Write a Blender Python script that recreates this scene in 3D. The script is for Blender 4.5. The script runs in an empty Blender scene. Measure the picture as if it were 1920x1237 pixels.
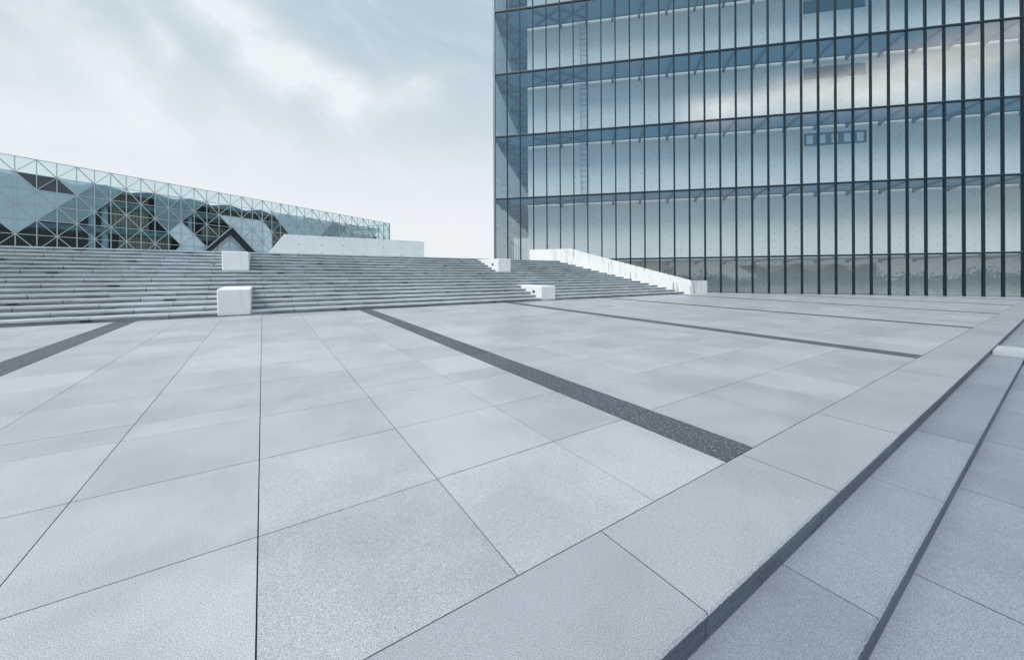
import bpy, math, random
from mathutils import Vector, Matrix
random.seed(7)
S = bpy.context.scene
COL = S.collection
R = math.radians

# ------------------------------------------------------------------ camera
FPX, HOR, ROLL, CAMH = 699.4, 535.0, -0.005, 1.43      # measured in a 1920 wide frame
cam_d = bpy.data.cameras.new('camera')
cam = bpy.data.objects.new('camera', cam_d); COL.objects.link(cam)
cam_d.sensor_width = 36; cam_d.lens = 36 * FPX / 1920
cam_d.shift_y = -(618.5 - HOR) / 1920
cam_d.clip_start = 0.05; cam_d.clip_end = 6000
cam.matrix_world = Matrix.Translation((0, 0, CAMH)) @ Matrix.Rotation(R(90), 4, 'X') @ Matrix.Rotation(ROLL, 4, 'Z')
S.camera = cam
S.render.resolution_x, S.render.resolution_y = 1024, 659

def ray(x, y):
    dx, dy = x - 960, y - HOR; c, s = math.cos(ROLL), math.sin(ROLL)
    return Vector(((c * dx + s * dy) / FPX, 1, -(-s * dx + c * dy) / FPX))
def proj(P):
    if P[1] <= 0.1: return None
    u = P[0] / P[1] * FPX; v = -(P[2] - CAMH) / P[1] * FPX; c, s = math.cos(ROLL), math.sin(ROLL)
    return 960 + c * u - s * v, HOR + s * u + c * v

# the plaza is laid to a slight fall: its own frame (x = t along the steps, y = s away, z = normal)
D1 = ray(492.5, 506.3).normalized()
D2 = ray(2006, 515).normalized(); D2 = (D2 - D1 * D1.dot(D2)).normalized()
NN = D2.cross(D1)
PM = Matrix((D2, D1, NN)).transposed().to_4x4()

# ------------------------------------------------------------------ light
S.view_settings.view_transform = 'Standard'; S.view_settings.look = 'None'
S.view_settings.exposure = 0.0; S.view_settings.gamma = 1
sun_h = (-D2 - D1 * 0.32); sun_h.z = 0; sun_h.normalize()
SUN_EL = R(45)
sdir = Vector((sun_h.x * math.cos(SUN_EL), sun_h.y * math.cos(SUN_EL), math.sin(SUN_EL)))
sl = bpy.data.lights.new('sun', 'SUN'); sl.energy = 2.5; sl.angle = R(26); sl.color = (1.0, 0.965, 0.92)
so = bpy.data.objects.new('sun', sl); COL.objects.link(so)
so.rotation_euler = sdir.to_track_quat('Z', 'Y').to_euler()

class G:
    """tiny node-expression helper"""
    def __init__(s, nt): s.nt = nt
    def n(s, t, **k):
        nd = s.nt.nodes.new(t)
        for a, b in k.items(): setattr(nd, a, b)
        return nd
    def put(s, sock, v):
        if isinstance(v, (int, float)): sock.default_value = v
        elif isinstance(v, (tuple, list)): sock.default_value = tuple(v) + ((1,) if len(v) == 3 and sock.type == 'RGBA' else ())
        else: s.nt.links.new(v, sock)
    def m(s, op, a, b=0.0, c=0.0, clamp=False):
        nd = s.n('ShaderNodeMath', operation=op, use_clamp=clamp)
        s.put(nd.inputs[0], a); s.put(nd.inputs[1], b); s.put(nd.inputs[2], c)
        return nd.outputs[0]
    def v(s, op, a, b=(0, 0, 0)):
        nd = s.n('ShaderNodeVectorMath', operation=op)
        s.put(nd.inputs[0], a)
        if op == 'SCALE': s.put(nd.inputs['Scale'], b)
        else: s.put(nd.inputs[1], b)
        return nd.outputs['Value'] if op in ('LENGTH', 'DOT_PRODUCT', 'DISTANCE') else nd.outputs[0]
    def xyz(s, a): return s.n_link('ShaderNodeSeparateXYZ', a)
    def n_link(s, t, a):
        nd = s.n(t); s.put(nd.inputs[0], a); return nd.outputs
    def comb(s, x, y, z):
        nd = s.n('ShaderNodeCombineXYZ'); s.put(nd.inputs[0], x); s.put(nd.inputs[1], y); s.put(nd.inputs[2], z); return nd.outputs[0]
    def mix(s, f, a, b, bt='MIX'):
        nd = s.n('ShaderNodeMix', data_type='RGBA', blend_type=bt)
        s.put(nd.inputs[0], f); s.put(nd.inputs[6], a); s.put(nd.inputs[7], b); return nd.outputs[2]
    def ss(s, x, lo, hi, a=0.0, b=1.0):
        nd = s.n('ShaderNodeMapRange', interpolation_type='SMOOTHSTEP')
        s.put(nd.inputs[0], x); s.put(nd.inputs[1], lo); s.put(nd.inputs[2], hi); s.put(nd.inputs[3], a); s.put(nd.inputs[4], b)
        return nd.outputs[0]
    def noise(s, vec, scale, detail=3, rough=0.5, dist=0.0, dim='3D'):
        nd = s.n('ShaderNodeTexNoise', noise_dimensions=dim)
        if vec is not None: s.put(nd.inputs['Vector'], vec)
        nd.inputs['Scale'].default_value = scale; nd.inputs['Detail'].default_value = detail
        nd.inputs['Roughness'].default_value = rough; nd.inputs['Distortion'].default_value = dist
        return nd.outputs
    def map(s, vec, loc=(0, 0, 0), rot=(0, 0, 0), sc=(1, 1, 1)):
        nd = s.n('ShaderNodeMapping'); s.put(nd.inputs[0], vec)
        nd.inputs[1].default_value = loc; nd.inputs[2].default_value = rot; nd.inputs[3].default_value = sc
        return nd.outputs[0]

# ------------------------------------------------------------------ world: Nishita sky under thin drifting cloud
W = bpy.data.worlds.new('World'); S.world = W; W.use_nodes = True
g = G(W.node_tree); bg = W.node_tree.nodes['Background']
sky = g.n('ShaderNodeTexSky', sky_type='NISHITA', sun_disc=False)
sky.sun_elevation = SUN_EL; sky.sun_rotation = math.atan2(sun_h.x, sun_h.y)
sky.air_density = 1.2; sky.dust_density = 2.5; sky.ozone_density = 1.5
dirv = g.n('ShaderNodeTexCoord').outputs['Generated']
X, Y, Z = g.xyz(dirv)[:3]
front = g.ss(Y, -0.35, 0.45)
zz = g.m('MAXIMUM', Z, 0.0)
# veil brightness: white at the horizon, greyer blue at mid height, bright again overhead
lowf = g.ss(zz, 0.14, 0.56)
veil_f = g.mix(lowf, (9.2, 9.55, 9.9), (5.4, 6.75, 7.5))
veil_b = g.mix(g.ss(zz, 0.0, 0.34), (6.6, 7.1, 7.0), (2.6, 5.3, 7.9))
veil = g.mix(front, veil_b, veil_f)
veil = g.mix(g.ss(zz, 0.60, 0.85), veil, (12.0, 12.9, 13.6))
# clouds
wn = g.noise(dirv, 2.2, 4, 0.55)[1]
wv = g.v('ADD', dirv, g.v('SCALE', g.v('SUBTRACT', wn, (0.5, 0.5, 0.5)), 0.16))
wx, wy, wz = g.xyz(wv)[:3]
iy = g.m('MAXIMUM', wy, 0.08)
ta = g.m('DIVIDE', wx, iy); tb = g.m('DIVIDE', wz, iy)
def seg(ax, ay, bx, by, wd):
    pa = g.comb(g.m('SUBTRACT', ta, ax), g.m('SUBTRACT', tb, ay), 0.0)
    ba = (bx - ax, by - ay, 0.0); L = ba[0] ** 2 + ba[1] ** 2
    h = g.m('MULTIPLY', g.v('DOT_PRODUCT', pa, ba), 1 / L, clamp=True)
    q = g.v('SUBTRACT', pa, g.v('SCALE', ba, h))
    d = g.m('DIVIDE', g.v('LENGTH', q), wd)
    return g.m('POWER', 2.718, g.m('MULTIPLY', g.m('MULTIPLY', d, d), -1.0))
def tp(x, y): return (x - 960) / FPX, (HOR - y) / FPX
def add(*a):
    r = a[0]
    for b in a[1:]: r = g.m('ADD', r, b)
    return r
streak = add(seg(*tp(410, 20), *tp(520, 120), 0.085), g.m('MULTIPLY', seg(*tp(520, 120), *tp(670, 175), 0.075), 0.8),
             g.m('MULTIPLY', seg(*tp(670, 180), *tp(800, 185), 0.07), 0.6))
side = add(g.m('MULTIPLY', seg(*tp(80, 0), *tp(260, 210), 0.09), 0.6), g.m('MULTIPLY', seg(*tp(250, 0), *tp(330, 120), 0.04), 0.6),
           g.m('MULTIPLY', seg(*tp(0, 230), *tp(330, 290), 0.07), 0.45), g.m('MULTIPLY', seg(*tp(430, 250), *tp(520, 300), 0.06), 0.4))
cn = g.noise(g.map(wv, rot=(0.2, 0.5, 0.4), sc=(1.2, 4.5, 3.2)), 2.6, 6, 0.62)[0]
cn2 = g.noise(g.map(wv, rot=(0.5, -0.6, 0.2), sc=(1.0, 2.2, 5.0)), 1.9, 5, 0.6)[0]
fine = g.ss(cn, 0.32, 0.72)
cl = g.m('MULTIPLY', g.m('ADD', streak, side), g.m('ADD', 0.45, g.m('MULTIPLY', fine, 0.8)))
wisp_v = g.map(g.map(g.comb(ta, tb, 0.0), rot=(0, 0, 0.72)), sc=(0.9, 5.0, 1.0))
wisp = g.ss(g.noise(wisp_v, 1.9, 7, 0.66, 0.35)[0], 0.47, 0.74)
cl = g.m('ADD', cl, g.m('MULTIPLY', wisp, 0.30))
cl = g.m('MULTIPLY', cl, front)
cl = g.m('ADD', cl, g.m('MULTIPLY', g.ss(cn2, 0.40, 0.80), 0.20), clamp=True)
base = g.mix(0.88, sky.outputs[0], veil)
withc = g.mix(g.m('MULTIPLY', cl, 0.85), base, (8.9, 9.4, 9.7))
# a warm bank of evening-lit cloud in the part of the sky the glass front mirrors
el = g.m('DIVIDE', wz, g.m('MAXIMUM', g.m('SQRT', g.m('ADD', g.m('MULTIPLY', wx, wx), g.m('MULTIPLY', wy, wy))), 0.05))
az = g.m('ARCTAN2', wx, g.m('MULTIPLY', wy, -1.0))           # 0 = straight behind the viewer
ctr = g.m('SUBTRACT', 0.416, g.m('MULTIPLY', g.ss(az, 0.26, 0.46), 0.034))
dd = g.m('DIVIDE', g.m('SUBTRACT', el, ctr), 0.040)
bank = g.m('POWER', 2.718, g.m('MULTIPLY', g.m('MULTIPLY', dd, dd), -1.0))
bank = g.m('MULTIPLY', bank, g.m('MULTIPLY', g.ss(az, 0.02, 0.16), g.ss(az, 0.75, 0.5)))
bank = g.m('MULTIPLY', bank, g.m('ADD', 0.5, g.m('MULTIPLY', fine, 0.7)), clamp=True)
withc = g.mix(bank, withc, (27.0, 24.3, 22.0))
lowb = g.m('MULTIPLY', g.ss(g.noise(g.map(wv, sc=(1, 1, 4)), 2.0, 4, 0.5)[0], 0.45, 0.65), g.m('SUBTRACT', 1.0, front))
withc = g.mix(g.m('MULTIPLY', lowb, 0.35), withc, (6.4, 6.9, 7.2))
g.put(bg.inputs['Color'], withc); bg.inputs['Strength'].default_value = 0.1

# ------------------------------------------------------------------ materials
def mat(name):
    m = bpy.data.materials.new(name); m.use_nodes = True
    b = m.node_tree.nodes['Principled BSDF']; return m, G(m.node_tree), b
def plain(name, col, rough=0.6, metal=0.0, var=0.15, scale=3.0, bump=0.0, spec=0.5):
    m, g, b = mat(name); oc = g.n('ShaderNodeTexCoord').outputs['Object']
    n = g.noise(oc, scale, 5, 0.6)[0]
    f = g.m('ADD', 1 - var / 2 - var * .0, g.m('MULTIPLY', g.m('SUBTRACT', n, 0.5), var * 2))
    c = g.mix(1.0, tuple(col), g.comb(f, f, f), 'MULTIPLY')
    g.put(b.inputs['Base Color'], c); b.inputs['Roughness'].default_value = rough
    b.inputs['Metallic'].default_value = metal; b.inputs['Specular IOR Level'].default_value = spec
    if bump:
        bp = g.n('ShaderNodeBump'); bp.inputs['Strength'].default_value = bump; bp.inputs['Distance'].default_value = 0.01
        g.put(bp.inputs['Height'], g.noise(oc, scale * 8, 4, 0.6)[0]); g.put(b.inputs['Normal'], bp.outputs[0])
    return m
def granite(name, col, rough=0.55, odd=0.05, isl=0.10, streak=0.0, speck=0.34, spec=0.5, flecks=False, dirt=0.12):
    m, g, b = mat(name); oc = g.n('ShaderNodeTexCoord').outputs['Object']
    isr = g.n('ShaderNodeNewGeometry').outputs['Random Per Island']
    f = g.m('ADD', 1 - isl / 2, g.m('MULTIPLY', isr, isl))
    f = g.m('SUBTRACT', f, g.m('MULTIPLY', g.ss(g.m('FRACT', g.m('MULTIPLY', isr, 7.3)), 0.88, 0.90), odd))
    a = g.noise(oc, 400, 1, 0.5)[0]; a2 = g.noise(oc, 210, 2, 0.6)[0]
    f = g.m('MULTIPLY', f, g.m('ADD', 1 - speck * .5, g.m('MULTIPLY', g.ss(a, 0.40, 0.60), speck)))
    f = g.m('MULTIPLY', f, g.m('ADD', 1 - speck * .5, g.m('MULTIPLY', g.ss(a2, 0.42, 0.60), speck)))
    big = g.noise(oc, 0.9, 5, 0.6)[0]
    f = g.m('MULTIPLY', f, g.m('ADD', 1 - dirt, g.m('MULTIPLY', g.ss(big, 0.35, 0.6), dirt)))
    if streak:
        st = g.noise(g.map(oc, sc=(0.9, 6, 14)), 1.6, 6, 0.65)[0]
        f = g.m('MULTIPLY', f, g.m('ADD', 1 - streak, g.m('MULTIPLY', g.ss(st, 0.30, 0.62), streak)))
        pt_ = g.noise(g.map(oc, sc=(1.1, 3, 5)), 1.3, 5, 0.7)[0]
        f = g.m('MULTIPLY', f, g.ss(pt_, 0.62, 0.72, 1.0, 0.45))
    c = g.mix(1.0, tuple(col), g.comb(f, f, f), 'MULTIPLY')
    hue = g.mix(g.m('MULTIPLY', isr, 0.5), c, g.mix(1.0, c, (1.01, 1.0, 0.985), 'MULTIPLY')); c = hue
    if flecks:
        fl = g.noise(g.map(oc, sc=(26, 75, 50)), 1.0, 3, 0.7)[0]
        c = g.mix(g.m('MULTIPLY', g.ss(fl, 0.54, 0.63), 0.85), c, (0.30, 0.33, 0.35))
    g.put(b.inputs['Base Color'], c); b.inputs['Roughness'].default_value = rough; b.inputs['Specular IOR Level'].default_value = spec
    bp = g.n('ShaderNodeBump'); bp.inputs['Strength'].default_value = 0.4; bp.inputs['Distance'].default_value = 0.002
    g.put(bp.inputs['Height'], g.m('ADD', a2, g.m('MULTIPLY', a, 0.6))); g.put(b.inputs['Normal'], bp.outputs[0])
    return m
def concrete(name, col, px, py, pz_off=0.0, stains=0.0, tie=True, rough=0.7, hx=0.0):
    """cast concrete with form-tie holes on a grid px by py in the object's x and z"""
    m, g, b = mat(name); oc = g.n('ShaderNodeTexCoord').outputs['Object']
    x, y, z = g.xyz(oc)[:3]
    n = g.noise(oc, 1.3, 6, 0.62)[0]
    f = g.m('ADD', 0.90, g.m('MULTIPLY', g.m('SUBTRACT', n, 0.5), 0.22))
    if tie:
        def cell(v, p, off): return g.m('SUBTRACT', g.m('FRACT', g.m('ADD', g.m('DIVIDE', v, p), off)), 0.5)
        cx_ = g.m('MULTIPLY', cell(x, px, hx), px); cz = g.m('MULTIPLY', cell(z, py, pz_off), py)
        d = g.m('SQRT', g.m('ADD', g.m('MULTIPLY', cx_, cx_), g.m('MULTIPLY', cz, cz)))
        dot = g.ss(d, 0.048, 0.030)
        idn = g.n('ShaderNodeTexWhiteNoise', noise_dimensions='2D')
        g.put(idn.inputs['Vector'], g.comb(g.m('FLOOR', g.m('ADD', g.m('DIVIDE', x, px), hx)), g.m('FLOOR', g.m('ADD', g.m('DIVIDE', z, py), pz_off)), 0.0))
        dot = g.m('MULTIPLY', dot, g.ss(idn.outputs[0], 0.0, 1.0, 0.45, 1.0))
        ln = g.ss(g.m('ABSOLUTE', g.m('MULTIPLY', cell(x, px * 4, 0.07), px * 4)), 0.012, 0.005)
        lz = g.ss(g.m('ABSOLUTE', g.m('MULTIPLY', cell(z, py * 4, 0.21), py * 4)), 0.012, 0.005)
        f = g.m('MULTIPLY', f, g.m('SUBTRACT', 1.0, g.m('MULTIPLY', dot, 0.62)))
        f = g.m('MULTIPLY', f, g.m('SUBTRACT', 1.0, g.m('MULTIPLY', g.m('MAXIMUM', ln, lz), 0.14)))
    c = g.mix(1.0, tuple(col), g.comb(f, f, f), 'MULTIPLY')
    if stains:
        st = g.noise(g.map(oc, sc=(5.5, 5.5, 0.45)), 1.0, 6, 0.7)[0]
        blot = g.noise(oc, 0.9, 3, 0.6)[0]
        k = g.m('MULTIPLY', g.ss(st, 0.52, 0.66), g.ss(blot, 0.40, 0.58))
        c = g.mix(g.m('MULTIPLY', k, stains), c, (0.20, 0.17, 0.13))
        sp = g.noise(oc, 7.0, 5, 0.75)[0]
        c = g.mix(g.m('MULTIPLY', g.ss(sp, 0.62, 0.72), stains * 0.7), c, (0.33, 0.28, 0.20))
    g.put(b.inputs['Base Color'], c); b.inputs['Roughness'].default_value = rough
    bp = g.n('ShaderNodeBump'); bp.inputs['Strength'].default_value = 0.3; bp.inputs['Distance'].default_value = 0.006
    g.put(bp.inputs['Height'], g.noise(oc, 18, 5, 0.65)[0]); g.put(b.inputs['Normal'], bp.outputs[0])
    return m
def glass(name, tint, refl0, ior_pow=4.0, frit=0.0, fritcol=(0.5, 0.6, 0.63), rough=0.0, rtint=(0.92, 0.97, 1.0), tilt=0.0):
    """thin architectural pane: see-through and mirror mixed by viewing angle, optionally a printed frit"""
    m, g, b = mat(name); nt = m.node_tree; nt.nodes.remove(b); out = nt.nodes['Material Output']
    lw = g.n('ShaderNodeLayerWeight'); lw.inputs[0].default_value = 0.5
    fac = g.m('ADD', refl0, g.m('MULTIPLY', g.m('POWER', lw.outputs['Facing'], ior_pow), 1 - refl0), clamp=True)
    tr = g.n('ShaderNodeBsdfTransparent'); g.put(tr.inputs[0], tuple(tint))
    gl = g.n('ShaderNodeBsdfGlossy'); gl.inputs['Roughness'].default_value = rough; g.put(gl.inputs['Color'], tuple(rtint))
    if tilt:
        oi = g.n('ShaderNodeNewGeometry')
        wnn = g.n('ShaderNodeTexWhiteNoise', noise_dimensions='1D'); g.put(wnn.inputs['W'], oi.outputs['Random Per Island'])
        oc = g.n('ShaderNodeTexCoord').outputs['Object']
        w2 = g.noise(oc, 0.7, 2, 0.5)[1]
        off = g.v('SCALE', g.v('SUBTRACT', w2, (0.5, 0.5, 0.5)), tilt)
        g.put(gl.inputs['Normal'], g.v('NORMALIZE', g.v('ADD', oi.outputs['Normal'], off)))
    mx = g.n('ShaderNodeMixShader'); g.put(mx.inputs[0], fac)
    base = tr.outputs[0]
    if frit:
        df = g.n('ShaderNodeBsdfDiffuse'); g.put(df.inputs[0], tuple(fritcol))
        m2 = g.n('ShaderNodeMixShader'); m2.inputs[0].default_value = frit
        nt.links.new(tr.outputs[0], m2.inputs[1]); nt.links.new(df.outputs[0], m2.inputs[2]); base = m2.outputs[0]
    nt.links.new(base, mx.inputs[1]); nt.links.new(gl.outputs[0], mx.inputs[2]); nt.links.new(mx.outputs[0], out.inputs[0])
    return m

M = {}
M['pave'] = granite('pale_granite', (0.435, 0.460, 0.490), rough=0.36, isl=0.15, spec=0.7, speck=0.46, dirt=0.16)
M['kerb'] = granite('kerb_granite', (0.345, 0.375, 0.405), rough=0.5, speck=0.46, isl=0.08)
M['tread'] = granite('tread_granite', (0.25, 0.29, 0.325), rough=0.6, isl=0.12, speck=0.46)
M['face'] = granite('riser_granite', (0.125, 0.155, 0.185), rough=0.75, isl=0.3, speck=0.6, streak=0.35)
M['dark'] = granite('dark_granite', (0.060, 0.078, 0.098), rough=0.65, isl=0.25, flecks=True)
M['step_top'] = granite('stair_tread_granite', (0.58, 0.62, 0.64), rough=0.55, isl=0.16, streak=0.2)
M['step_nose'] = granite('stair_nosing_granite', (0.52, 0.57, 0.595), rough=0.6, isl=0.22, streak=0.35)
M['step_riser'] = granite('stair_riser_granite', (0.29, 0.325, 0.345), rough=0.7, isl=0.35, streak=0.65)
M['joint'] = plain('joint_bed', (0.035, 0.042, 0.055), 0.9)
M['ground'] = plain('far_ground', (0.16, 0.19, 0.16), 0.9, var=0.3, scale=0.1)
M['white'] = concrete('white_cast_concrete', (0.85, 0.855, 0.85), 1.35, 0.75, tie=False, stains=0.10)
M['longwall'] = concrete('pale_cast_concrete', (0.84, 0.85, 0.855), 1.15, 0.45, stains=0.12, pz_off=0.1)
M['stained'] = concrete('stained_white_concrete', (0.90, 0.89, 0.86), 1.8, 0.8, stains=0.9, tie=False)
M['inner'] = concrete('grey_cast_concrete', (0.95, 0.955, 0.91), 0.735, 0.56, pz_off=0.1)
M['steel'] = plain('dark_steel', (0.014, 0.034, 0.048), 0.5, 0.0, var=0.2, spec=0.3)
M['steel_edge'] = plain('grey_steel', (0.20, 0.24, 0.27), 0.4, 0.3)
M['grate'] = plain('walkway_steel', (0.17, 0.34, 0.47), 0.6, 0.0, var=0.3, scale=6)
def open_grating():
    m = M['grate'].copy(); m.name = 'open_grating'; g = G(m.node_tree); nt = m.node_tree
    out = nt.nodes['Material Output']; b = nt.nodes['Principled BSDF']
    tr = g.n('ShaderNodeBsdfTransparent'); mx = g.n('ShaderNodeMixShader'); mx.inputs[0].default_value = 0.80
    nt.links.new(tr.outputs[0], mx.inputs[1]); nt.links.new(b.outputs[0], mx.inputs[2]); nt.links.new(mx.outputs[0], out.inputs[0])
    return m
M['mesh'] = open_grating()
M['beam'] = plain('beam_steel', (0.035, 0.075, 0.11), 0.5)
M['ladder'] = plain('ladder_steel', (0.16, 0.22, 0.26), 0.5)
M['lattice'] = plain('lattice_aluminium', (0.50, 0.545, 0.57), 0.45, 0.0, var=0.1)
M['cglass'] = glass('curtain_wall_glass', (0.94, 0.985, 1.0), 0.20, 3.5, tilt=0.003)
M['sideglass'] = glass('side_wall_glass', (0.85, 0.93, 0.97), 0.14, 5.0, frit=0.5, fritcol=(0.46, 0.56, 0.63))
M['lclear'] = glass('clear_glass', (0.78, 0.90, 0.91), 0.03, 5.0)
M['lmid'] = glass('half_frit_glass', (0.70, 0.84, 0.87), 0.10, 5.0, frit=0.42, fritcol=(0.34, 0.52, 0.56))
M['lpale'] = glass('pale_frit_glass', (0.6, 0.78, 0.82), 0.14, 5.0, frit=0.72, fritcol=(0.43, 0.60, 0.65))
M['lwhite'] = glass('white_frit_glass', (0.7, 0.8, 0.82), 0.16, 5.0, frit=0.88, fritcol=(0.68, 0.79, 0.83))
M['ltop'] = glass('parapet_glass', (0.80, 0.90, 0.91), 0.10, 5.0, frit=0.10, fritcol=(0.6, 0.75, 0.77))
M['louvre'] = plain('grey_louvre', (0.085, 0.09, 0.10), 0.6)
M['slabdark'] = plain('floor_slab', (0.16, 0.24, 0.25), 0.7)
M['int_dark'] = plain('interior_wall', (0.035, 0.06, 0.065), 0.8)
M['int_blue'] = plain('pale_column', (0.40, 0.55, 0.60), 0.6)
M['roof'] = plain('roof_sheet', (0.22, 0.29, 0.32), 0.5)
M['winframe'] = plain('window_frame', (0.06, 0.09, 0.12), 0.5)
M['winpane'] = plain('window_pane', (0.04, 0.075, 0.11), 0.08, spec=0.8)
M['winpale'] = plain('window_sky_paint', (0.80, 0.92, 1.0), 0.3)  # pale blue imitates bright sky seen through the panes; also colours the lamp strips
M['bark'] = plain('bark', (0.07, 0.055, 0.045), 0.9)
M['leaf'] = plain('leaf', (0.045, 0.075, 0.03), 0.7, var=0.6, scale=2.0)
M['leafy'] = plain('yellow_leaf', (0.30, 0.30, 0.07), 0.7, var=0.6, scale=3.0)
M['drape'] = plain('tan_canvas', (0.22, 0.19, 0.12), 0.8, var=0.3, scale=0.5)
M['drain'] = plain('drain_iron', (0.012, 0.02, 0.028), 0.5)

def tan_cladding():
    m, g, b = mat('tan_ribbed_cladding'); oc = g.n('ShaderNodeTexCoord').outputs['Object']
    x, y, z = g.xyz(oc)[:3]
    w = g.m('ADD', 0.5, g.m('MULTIPLY', g.m('SINE', g.m('MULTIPLY', x, 21.0)), 0.5))
    n = g.noise(g.map(oc, sc=(3, 1, 0.3)), 1.2, 5, 0.6)[0]
    f = g.m('MULTIPLY', g.m('ADD', 0.55, g.m('MULTIPLY', w, 0.45)), g.m('ADD', 0.4, g.m('MULTIPLY', n, 1.1)))
    g.put(b.inputs['Base Color'], g.mix(1.0, (0.40, 0.345, 0.25), g.comb(f, f, f), 'MULTIPLY')); b.inputs['Roughness'].default_value = 0.6
    return m
M['tan'] = tan_cladding()

# ------------------------------------------------------------------ mesh helpers
class MB:
    def __init__(s): s.v = []; s.f = []; s.mi = []
    def poly(s, pts, mi=0):
        i = len(s.v); s.v += [tuple(p) for p in pts]; s.f.append(tuple(range(i, i + len(pts)))); s.mi.append(mi)
    def hexa(s, p, mi=0, faces=None):
        """p: 8 points, bottom 0-3 ccw, top 4-7"""
        i = len(s.v); s.v += [tuple(q) for q in p]
        F = [(0, 3, 2, 1), (4, 5, 6, 7), (0, 1, 5, 4), (1, 2, 6, 5), (2, 3, 7, 6), (3, 0, 4, 7)]
        for k, fc in enumerate(F):
            if faces is not None and k not in faces: continue
            s.f.append(tuple(i + a for a in fc)); s.mi.append(mi[k] if isinstance(mi, (list, tuple)) else mi)
    def box(s, x0, x1, y0, y1, z0, z1, mi=0, faces=None):
        s.hexa([(x0, y0, z0), (x1, y0, z0), (x1, y1, z0), (x0, y1, z0), (x0, y0, z1), (x1, y0, z1), (x1, y1, z1), (x0, y1, z1)], mi, faces)
    def bar(s, a, b, w, d, up=(0, 1, 0), mi=0):
        """bar from a to b; d measured along 'up', w across"""
        a, b, up = Vector(a), Vector(b), Vector(up); t = (b - a).normalized()
        sd = t.cross(up).normalized() * (w / 2); u = up.normalized() * (d / 2)
        s.hexa([a - sd - u, a + sd - u, a + sd + u, a - sd + u, b - sd - u, b + sd - u, b + sd + u, b - sd + u], mi)
    def tube(s, pts, rs, n=7, mi=0):
        rings = []
        for k, p in enumerate(pts):
            p = Vector(p); q = Vector(pts[min(k + 1, len(pts) - 1)]) - Vector(pts[max(k - 1, 0)]); q.normalize()
            a = q.orthogonal().normalized(); b = q.cross(a); i = len(s.v)
            for j in range(n):
                th = 2 * math.pi * j / n; s.v.append(tuple(p + (a * math.cos(th) + b * math.sin(th)) * rs[k]))
            rings.append(i)
        for r0, r1 in zip(rings, rings[1:]):
            for j in range(n): s.f.append((r0 + j, r0 + (j + 1) % n, r1 + (j + 1) % n, r1 + j)); s.mi.append(mi)
        s.f.append(tuple(rings[-1] + j for j in range(n))); s.mi.append(mi)
    def build(s, name, mats, parent=None, mw=None, bevel=0.0, seg=2, smooth=False):
        me = bpy.data.meshes.new(name); me.from_pydata(s.v, [], s.f)
        if not isinstance(mats, (list, tuple)): mats = [mats]
        for m_ in mats: me.materials.append(m_)
        me.polygons.foreach_set('material_index', s.mi)
        if smooth: me.polygons.foreach_set('use_smooth', [True] * len(s.f))
        me.update()
        o = bpy.data.objects.new(name, me); COL.objects.link(o)
        if parent is not None: o.parent = parent
        elif mw is not None: o.matrix_world = mw
        if bevel:
            bv = o.modifiers.new('bevel', 'BEVEL'); bv.width = bevel; bv.segments = seg; bv.limit_method = 'ANGLE'; bv.angle_limit = R(40)
        return o
def tag(o, label=None, cat=None, group=None, kind=None):
    if label: o['label'] = label
    if cat: o['category'] = cat
    if group: o['group'] = group
    if kind: o['kind'] = kind
    return o
def thing(name, mw, label, cat, group=None):
    o = bpy.data.objects.new(name, None); COL.objects.link(o); o.empty_display_size = 0.3
    o.matrix_world = mw; return tag(o, label, cat, group)

# ------------------------------------------------------------------ ground and plaza (structure)
b = MB(); b.box(-900, 900, -900, 900, -3.0, -1.15); tag(b.build('ground', M['ground']), kind='structure')

S0, TR, RI, NST = 14.5, 0.43, 0.14, 16                  # stair foot, tread, riser, number of steps
def wall_t(s): return 23.53 - (s - 14.65) * 0.852       # where the flight meets the oblique wing wall
TMIN, TMAX = -34.0, 44.0
GAP = 0.0065
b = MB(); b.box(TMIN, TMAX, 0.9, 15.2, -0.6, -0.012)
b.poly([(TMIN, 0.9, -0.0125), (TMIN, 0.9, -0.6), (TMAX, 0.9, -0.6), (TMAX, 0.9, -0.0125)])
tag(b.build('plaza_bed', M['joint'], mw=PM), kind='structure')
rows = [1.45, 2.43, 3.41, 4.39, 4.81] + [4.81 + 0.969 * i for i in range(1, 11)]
rows[-1] = 14.43  # last row stops short; the bare dark bed stands in for contact shadow
stripes = [(-9.75, -9.30), (-3.34, -2.90), (2.91, 3.345), (9.20, 9.65), (15.55, 15.98), (21.96, 22.40), (28.60, 29.05), (35.0, 35.43)]
bays = {(-2.90, 2.91): [-1.94, -0.99, -0.027, 0.995, 2.035], (3.345, 9.20): [4.31, 5.29, 6.30, 7.30, 8.27]}
def bay_joints(a, c):
    return bays.get((a, c)) or [a + (c - a) * i / 6 for i in range(1, 6)]
def slab(b, t0, t1, s0, s1, mi=0, g2=GAP / 2):
    z = random.uniform(-0.0012, 0.0006)
    b.box(t0 + g2, t1 - g2, s0 + g2, s1 - g2, -0.03, z, mi, faces=(1, 2, 3, 4, 5))
cols = []; edges = [TMIN] + [e for st in stripes for e in st] + [TMAX]
for i in range(0, len(edges), 2):
    a, c = edges[i], edges[i + 1]
    js = bay_joints(a, c) if 0 < i < len(edges) - 2 else [c - 0.98 * k for k in range(1, int((c - a) / 0.98))][::-1]
    ee = [a] + js + [c]; cols += list(zip(ee, ee[1:]))
b = MB(); bd = MB()
for s0, s1 in zip(rows, rows[1:]):
    for t0, t1 in cols: slab(b, t0, t1, s0, s1, g2=GAP / 2)
    for t0, t1 in stripes: slab(bd, t0, t1, s0, s1, g2=0.003)
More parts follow.
